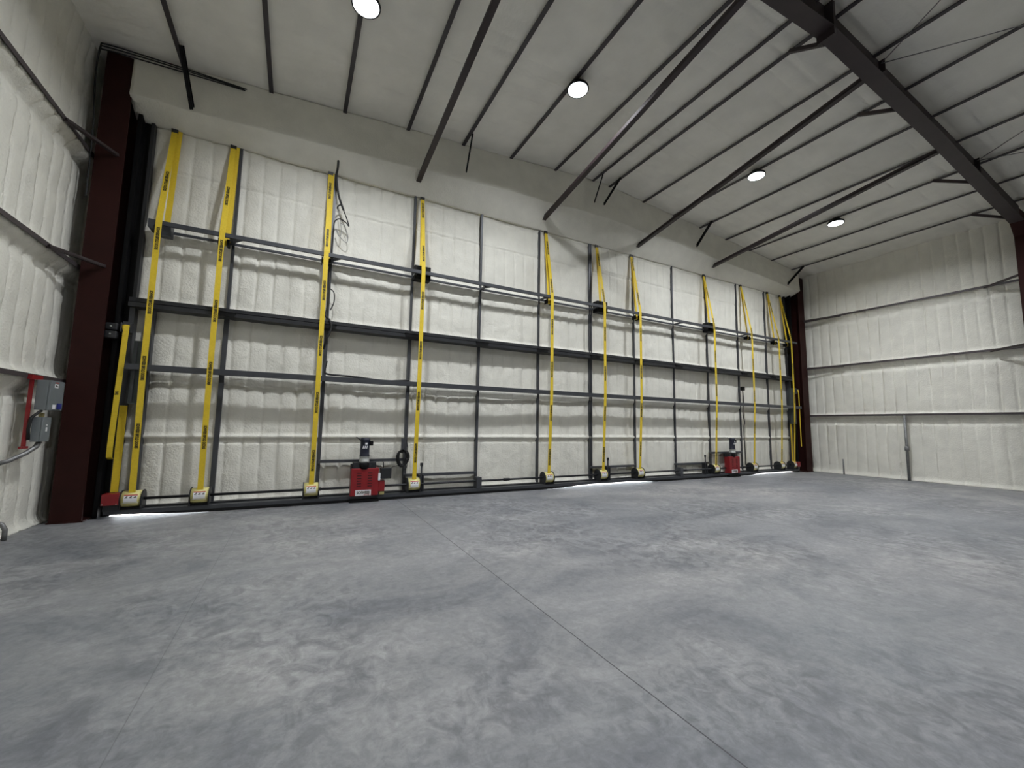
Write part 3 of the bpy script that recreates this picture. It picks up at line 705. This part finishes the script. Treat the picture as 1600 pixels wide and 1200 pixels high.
# struts from the header to the rafter
for k, x in enumerate((2.19, 5.66, 9.10, 12.55)):
    lab = ['leftmost', 'second from the left', 'third from the left', 'rightmost'][k]
    z1 = (7.93, 8.20, 8.23, 7.98)[k]
    mb = MB(); mb.extrude([(-0.055, -0.055), (0.055, -0.055), (0.055, -0.045), (-0.045, -0.045), (-0.045, 0.055), (-0.055, 0.055)], (0, 9.12, 7.235), (0, 3.20, z1))
    mb.extrude([(-0.045, -0.02), (0.04, -0.02), (0.04, 0.045), (-0.045, 0.045)], (0, 9.12, 7.235), (0, 3.20, z1))
    o = mb.build('roof_strut', RAFTER); o.location.x = x
    tag(o, 'dark sloping roof strut from door header to rafter, %s of four' % lab, 'roof strut', 'roof struts over the door')

# kicker braces from purlins to the gable
K = [((-2.10, 8.27, 7.92), (-2.0, 8.86, 7.20), 'short dark brace on the gable beside the left corner column', 0.07),
     ((3.24, 8.35, 8.33), (3.30, 8.86, 7.67), 'short thin dark brace on the gable between the first and second roof struts', 0.035),
     ((7.16, 8.40, 8.62), (7.21, 8.86, 7.97), 'thinner left brace of the pair at the roof ridge', 0.03),
     ((7.72, 8.32, 8.62), (7.56, 8.86, 8.02), 'thicker right brace of the pair at the roof ridge', 0.055),
     ((11.62, 8.33, 8.33), (11.53, 8.86, 7.65), 'short dark brace on the gable between third and fourth roof struts', 0.07),
     ((17.04, 8.38, 7.92), (16.80, 8.88, 7.27), 'short dark brace on the gable beside the right corner column', 0.07)]
for a, b, lab, wd in K:
    c = Vector(b); mb = MB(); mb.angle(Vector(a)-c, (0, 0.02, 0), wd, wd*0.35, (1, 0, 0)); mb.bar(Vector(a)-c, (0, 0.02, 0), wd*0.8, wd*0.5, (1, 0, 0))
    o = mb.build('gable_brace', BLACK); o.location = c; tag(o, lab, 'brace', 'gable braces')
# flange braces at the rafter
F_ = [((7.72, 3.83), (7.66, 3.25, 8.22), 'short brace from purlin to rafter nearest the roof ridge'),
      ((10.38, 3.87), (10.32, 3.25, 8.06), 'short brace from purlin to rafter, second from the ridge'),
      ((14.31, 3.89), (14.22, 3.25, 7.70), 'short brace from purlin to rafter, third from the ridge'),
      ((17.03, 3.90), (16.75, 3.25, 7.45), 'short brace from purlin to rafter nearest the right wall')]
for (x, y), b, lab in F_:
    c = Vector(b); a = Vector((x, y, ceil_z(x)-0.03)); mb = MB(); mb.angle(a-c, (0, 0, 0), 0.065, 0.012, (1, 0, 0)); mb.bar(a-c, (0, 0, 0), 0.05, 0.03, (1, 0, 0))
    o = mb.build('flange_brace', RAFTER); o.location = c; tag(o, lab, 'brace', 'flange braces at the rafter')
# rod bracing beyond the rafter
for a, b, lab in (((9.25, 3.06, 8.42), (5.84, -2.5, 8.48), 'thin steel bracing rod crossing the roof toward the upper picture edge'),
                  ((9.25, 3.06, 8.42), (13.2, -2.5, 8.18), 'thin steel bracing rod from the rafter toward the right picture edge'),
                  ((14.1, 3.06, 8.10), (10.6, -2.5, 8.36), 'thin roof rod from the rafter near the right column, rising across purlins'),
                  ((14.1, 3.06, 8.10), (17.5, -2.5, 7.80), 'thin roof rod from the rafter near the right column, running to the eave')):
    mb = MB(); mb.tube([(0, 0, 0), Vector(b)-Vector(a)], 0.008, 6); o = mb.build('brace_rod', GALV); o.location = a; tag(o, lab, 'brace rod', 'roof bracing rods')

# ------------------------------------------------------------------ wall girts
def girt(xl, sgn, z, lab, grp):
    """xl = lip plane; sgn points from the wall into the room"""
    e = empty('wall_girt', (xl, 0, z), lab, 'wall girt', grp)
    mb = MB(); mb.box(min(0, -sgn*0.012), max(0, -sgn*0.012), REAR+0.02, 9.35, -0.035, 0.03); mb.build('flange', GIRT, e)
    mb = MB(); mb.box(min(-sgn*0.012, -sgn*0.10), max(-sgn*0.012, -sgn*0.10), REAR+0.02, 9.35, 0.018, 0.03); mb.build('web', GIRT, e)
for z, nm in zip(GIRT_Z, ('lowest', 'middle', 'highest')):
    girt(-3.27, 1, z, '%s dark steel girt along the left foam wall' % nm, 'left wall girts')
    girt(18.14, -1, z, '%s dark steel girt along the right foam wall' % nm, 'right wall girts')
for z, nm in ((4.06, 'middle'), (6.0, 'highest')):
    for a, b, lab in (((-3.26, 8.05, z-0.02), (-2.93, 8.89, z+0.04), 'short dark brace from the %s left girt to the left corner column' % nm),
                      ((18.12, 7.75, z-0.03), (17.95, 8.94, z-0.02), 'short dark brace from the %s right girt to the right corner column' % nm),
                      ((18.12, 4.05, z-0.03), (17.45, 3.25, z-0.02), 'short dark brace from the %s right girt to the frame column' % nm)):
        c = Vector(b); mb = MB(); mb.angle(Vector(a)-c, (0, 0, 0), 0.065, 0.01); mb.bar(Vector(a)-c, (0, 0, 0), 0.05, 0.03)
        o = mb.build('girt_brace', RAFTER); o.location = c; tag(o, lab, 'brace', 'girt braces')

# ------------------------------------------------------------------ high-bay lights
def lamp(parent, power):
    ld = bpy.data.lights.new('lamp_beam', 'AREA'); ld.shape = 'DISK'; ld.size = 0.36; ld.energy = power
    ld.color = (0.93, 0.965, 1.0); ld.spread = R(156)
    o = bpy.data.objects.new('lamp_beam', ld); COL.objects.link(o); o.parent = parent; o.location = (0, 0, -0.02)
def make_light():
    e = empty('high_bay_light', (0, 0, 0), 'x', 'ceiling light', 'high-bay lights')
    mb = MB(); mb.lathe([(0.055, 0.17), (0.10, 0.16), (0.14, 0.10), (0.20, 0.06), (0.215, 0.03), (0.215, 0.0), (0.195, 0.0)], (0, 0, 0), 28); mb.build('housing', BLACK, e)
    mb = MB(); mb.lathe([(0.193, 0.004), (0.19, -0.004), (0.12, -0.012), (0.0, -0.014)], (0, 0, 0), 28); mb.build('lens', LENS, e)
    mb = MB(); mb.cyl((0, 0, 0.165), (0, 0, 0.195), 0.03, 8); mb.build('hanger_rod', BLACK, e)
    return e
lp = make_light(); lps = [lp] + [copy_tree(lp) for _ in range(7)]
RN = ['in the row nearest the hangar door', 'in the row behind the big rafter']
XN = ['leftmost', 'second from the left', 'third from the left', 'rightmost']
for r_, y in enumerate(LAMP_ROWS):
    for k, x in enumerate(LAMP_XS):
        o = lps[r_*4+k]
        lamp(o, LAMP_POWER[r_])
        o.location = (x, y, ceil_z(x)-0.20)
        o['label'] = ('round glowing high-bay light, %s %s' % (XN[k], RN[r_]))

# ------------------------------------------------------------------ electrical gear on the left wall
e = empty('strut_frame', (-3.255, 8.1, 2.16), 'red painted strut bracket hung from the lowest left girt', 'bracket')
mb = MB(); mb.box(-0.02, 0.03, -0.09, 0.18, -0.03, 0.03); mb.build('top_strut', RED, e)
mb = MB(); mb.box(-0.02, 0.015, -0.03, 0.005, -0.95, -0.03); mb.build('upright_strut', RED, e)
mb = MB(); mb.box(-0.02, 0.03, -0.09, 0.03, -0.98, -0.95); mb.build('foot_strut', RED, e)
e = empty('disconnect_box', (-3.22, 8.12, 1.71), 'upper grey electrical disconnect box with white and blue stickers, on the red bracket', 'electrical box', 'electrical boxes on the left wall')
mb = MB(); mb.box(0, 0.12, 0, 0.38, 0, 0.42); mb.build('enclosure', GBOX, e, 0.006)
mb = MB(); mb.box(0.123, 0.145, 0.0, 0.38, 0.0, 0.42); mb.build('lid', GBOX, e, 0.004)
mb = MB(); mb.box(0.1455, 0.148, 0.10, 0.20, 0.32, 0.375); lab = mb.build('white_label', WHITE, e)
mb = MB(); mb.box(0.1485, 0.150, 0.12, 0.145, 0.335, 0.36); mb.box(0.1485, 0.150, 0.155, 0.18, 0.335, 0.35); mb.build('label_mark', LETTER, lab)
mb = MB(); mb.box(0.1455, 0.148, 0.11, 0.20, 0.385, 0.40); mb.build('red_label', RLABEL, e)
mb = MB(); mb.box(0.1455, 0.148, 0.10, 0.18, 0.02, 0.08); mb.build('white_label', WHITE, e)
mb = MB(); mb.box(0.1455, 0.160, 0.22, 0.32, 0.02, 0.10); mb.build('blue_switch', BLUE, e)
e = empty('disconnect_box', (-3.22, 8.12, 1.27), 'lower grey electrical box with small white stickers, under the disconnect box', 'electrical box', 'electrical boxes on the left wall')
mb = MB(); mb.box(0, 0.09, 0, 0.22, 0, 0.34); mb.build('enclosure', GBOX, e, 0.006)
mb = MB(); mb.box(0.092, 0.11, 0, 0.22, 0, 0.34); mb.build('lid', GBOX, e, 0.004)
mb = MB(); mb.box(0.1105, 0.113, 0.09, 0.13, 0.14, 0.20); mb.build('white_label', WHITE, e)
mb = MB(); mb.box(0.1105, 0.113, 0.09, 0.13, 0.22, 0.24); mb.build('white_label', WHITE, e)
mb = MB(); mb.box(0.02, 0.06, 0.10, 0.15, 0.34, 0.40); mb.build('yellow_gland', TAG, e)
mb = MB(); mb.tube([(-3.15, 8.15, 1.70), (-3.17, 8.10, 1.66), (-3.21, 8.07, 1.60), (-3.225, 8.07, 1.45), (-3.22, 8.09, 1.30)], 0.018)
tag(mb.build('box_cable', RUBBER), 'thick black cable looping between the two grey electrical boxes', 'cable')
mb = MB(); mb.tube([(-3.16, 8.22, 1.27), (-3.17, 8.18, 1.20), (-3.22, 8.08, 1.12), (-3.32, 7.95, 1.03), (-3.42, 7.86, 0.98)], 0.03)  # curved grey tube from the lower box to the wall
tag(mb.build('grey_tube', GALV), 'grey tube curving from the lower electrical box into the foam', 'conduit')
mb = MB(); mb.tube([(-3.36, 7.95, 0.24), (-3.30, 7.95, 0.21), (-3.27, 7.96, 0.14), (-3.27, 7.97, 0.0)], 0.028)
tag(mb.build('pipe_elbow', GALV), 'grey pipe elbow bending from the slab into the left wall', 'pipe')

# ------------------------------------------------------------------ cables
def spline(pts, n=8):
    P = [Vector(p) for p in pts]; out = []
    for i in range(len(P)-1):
        a, b, c, d = P[max(i-1, 0)], P[i], P[i+1], P[min(i+2, len(P)-1)]
        for k in range(n):
            t = k/n; out.append(0.5*((2*b)+(c-a)*t+(2*a-5*b+4*c-d)*t*t+(3*b-a-3*c+d)*t**3))
    out.append(P[-1]); return out
mb = MB()
for j, (dz, dy) in enumerate(((0.03, 0), (-0.035, -0.01), (0.075, 0))):
    mb.tube(spline([(-3.24, 8.86, 5.2), (-3.25, 8.84, 6.4), (-3.29, 8.82, 7.2+dz), (-3.27, 8.80+dy, 7.72+dz), (-3.18, 8.79+dy, 7.79+dz), (-2.6, 8.79+dy, 7.82+dz*0.9),
                    (-2.0, 8.80+dy, 7.85+dz*0.7), (-1.25+0.02*j, 8.84, 7.90+dz*0.3)], 6), 0.0115)
tag(mb.build('cable_bundle', RUBBER), 'black cable bundle along the gable top and down behind the left corner column', 'cable')
o = empty('power_cable', (0.5, 9.1, 3.6), 'black power cable drooping from the header and tied down the third door post', 'cable')
base = Vector(o.location)
def cpart(name, pts, r, m=RUBBER, n=8):
    mb = MB(); mb.tube([p-base for p in spline(pts, n)], r); mb.build(name, m, o)
cpart('header_drop', [(0.47, 9.02, 7.17), (0.47, 9.05, 7.0), (0.46, 9.12, 6.82), (0.52, 9.13, 6.45), (0.64, 9.12, 6.12)], 0.022)
cpart('loop', [(0.64, 9.12, 6.12), (0.72, 9.12, 5.93), (0.76, 9.12, 5.80), (0.70, 9.12, 5.86), (0.58, 9.13, 5.92), (0.48, 9.15, 5.84), (0.47, 9.17, 5.6), (0.46, 9.17, 5.2), (0.43, 9.15, 4.95)], 0.012)
cpart('tail', [(0.63, 9.12, 6.14), (0.58, 9.13, 6.23), (0.53, 9.14, 6.2), (0.51, 9.15, 6.14)], 0.014)
cpart('grey_wire_loop', [(0.55, 9.16, 6.1), (0.6, 9.16, 5.85), (0.62, 9.17, 5.6), (0.57, 9.17, 5.56), (0.52, 9.17, 5.7), (0.60, 9.17, 5.55), (0.72, 9.17, 5.45), (0.76, 9.17, 5.55), (0.68, 9.17, 5.8), (0.58, 9.17, 5.85)], 0.006, GALV)
cpart('post_run', [(0.45, 9.16, 4.95), (0.44, 9.17, 4.7), (0.45, 9.17, 4.4), (0.45, 9.17, 4.0), (0.42, 9.15, 3.8), (0.50, 9.06, 3.68), (0.53, 9.05, 3.52), (0.45, 9.06, 3.25), (0.43, 9.15, 3.1)], 0.022)
cpart('loose_end', [(0.47, 9.15, 4.38), (0.55, 9.14, 4.30), (0.56, 9.14, 4.10), (0.50, 9.14, 3.92)], 0.011)
cpart('loose_end', [(0.50, 9.12, 2.85), (0.48, 9.12, 2.72), (0.46, 9.12, 2.60)], 0.012)
cpart('rail_run', [(0.46, 9.0, 2.60), (0.55, 8.95, 2.56), (1.0, 8.95, 2.545), (1.6, 8.95, 2.50), (1.9, 8.95, 2.52), (2.16, 8.97, 2.55)], 0.020)
# coil on the post right of the near opener
e = empty('cable_coil', (2.11, 9.13, 0.86), 'coiled black cable hung on the door post right of the near red opener', 'cable coil')
mb = MB()
for j in range(9):
    rx = 0.085+0.015*(j % 4); rz = 0.150+0.016*(j % 3); cx, cz = 0.012*math.sin(j*2.1), 0.012*math.cos(j*1.7)
    mb.tube([(cx+rx*math.cos(t)*(1+0.1*math.sin(t)), -0.01*j+0.02, cz+rz*math.sin(t)) for t in np.linspace(0, 2*math.pi, 26)], 0.0105, 6)
mb.build('coil', RUBBER, e)
mb = MB(); mb.tube(spline([(0.09, -0.02, -0.08), (0.11, 0, -0.16), (0.09, 0.01, -0.24), (0.05, 0.01, -0.25)]), 0.008, 6)
mb.tube(spline([(0.11, 0.03, 0.06), (0.12, 0.05, 0.2), (0.10, 0.06, 0.36), (0.09, 0.1, 0.42)]), 0.007, 6)
mb.tube(spline([(-0.03, -0.02, -0.15), (-0.18, -0.05, -0.17), (-0.28, -0.08, -0.22), (-0.31, -0.10, -0.20)]), 0.007, 6); mb.build('lead', RUBBER, e)
mb = MB(); mb.box(-0.02, 0.02, 0.0, 0.08, 0.10, 0.42); mb.build('hanger', STEEL, e)
# cable run and small switch on a post near the far opener
e = empty('limit_switch', (14.13, 9.16, 3.05), 'small black switch with a cable down the post by the far opener', 'switch')
mb = MB(); mb.box(-0.07, 0.05, -0.06, 0.04, -0.07, 0.07); mb.build('switch_box', BLACK, e, 0.01)
mb = MB(); mb.tube(spline([(0, 0, 0.0), (0.02, 0.0, -0.4), (-0.02, 0.01, -0.9), (0.04, 0.0, -1.2), (-0.02, 0.0, -1.45), (0.0, 0.0, -2.2), (0.0, 0.0, -2.7)]), 0.016); mb.build('switch_cable', RUBBER, e)

# ------------------------------------------------------------------ pipes on the right wall
e = empty('conduit', (18.12, 6.13, 0), 'grey vertical conduit with a coupling on the right foam wall', 'conduit')
mb = MB(); mb.cyl((0, 0, 0), (0, 0, 2.15), 0.04, 12); mb.build('pipe', GALV, e)
mb = MB(); mb.cyl((0, 0, 0.98), (0, 0, 1.12), 0.062, 12); mb.cyl((-0.06, 0, 1.05), (0.06, 0, 1.05), 0.045, 10); mb.build('coupling', GALV, e)
mb = MB(); mb.cyl((0, 0, 0), (0, 0, 0.56), 0.025, 10); o = mb.build('stub_pipe', GALV); o.location = (18.08, 7.95, 0)
tag(o, 'short grey stub pipe standing at the foot of the right wall', 'pipe')
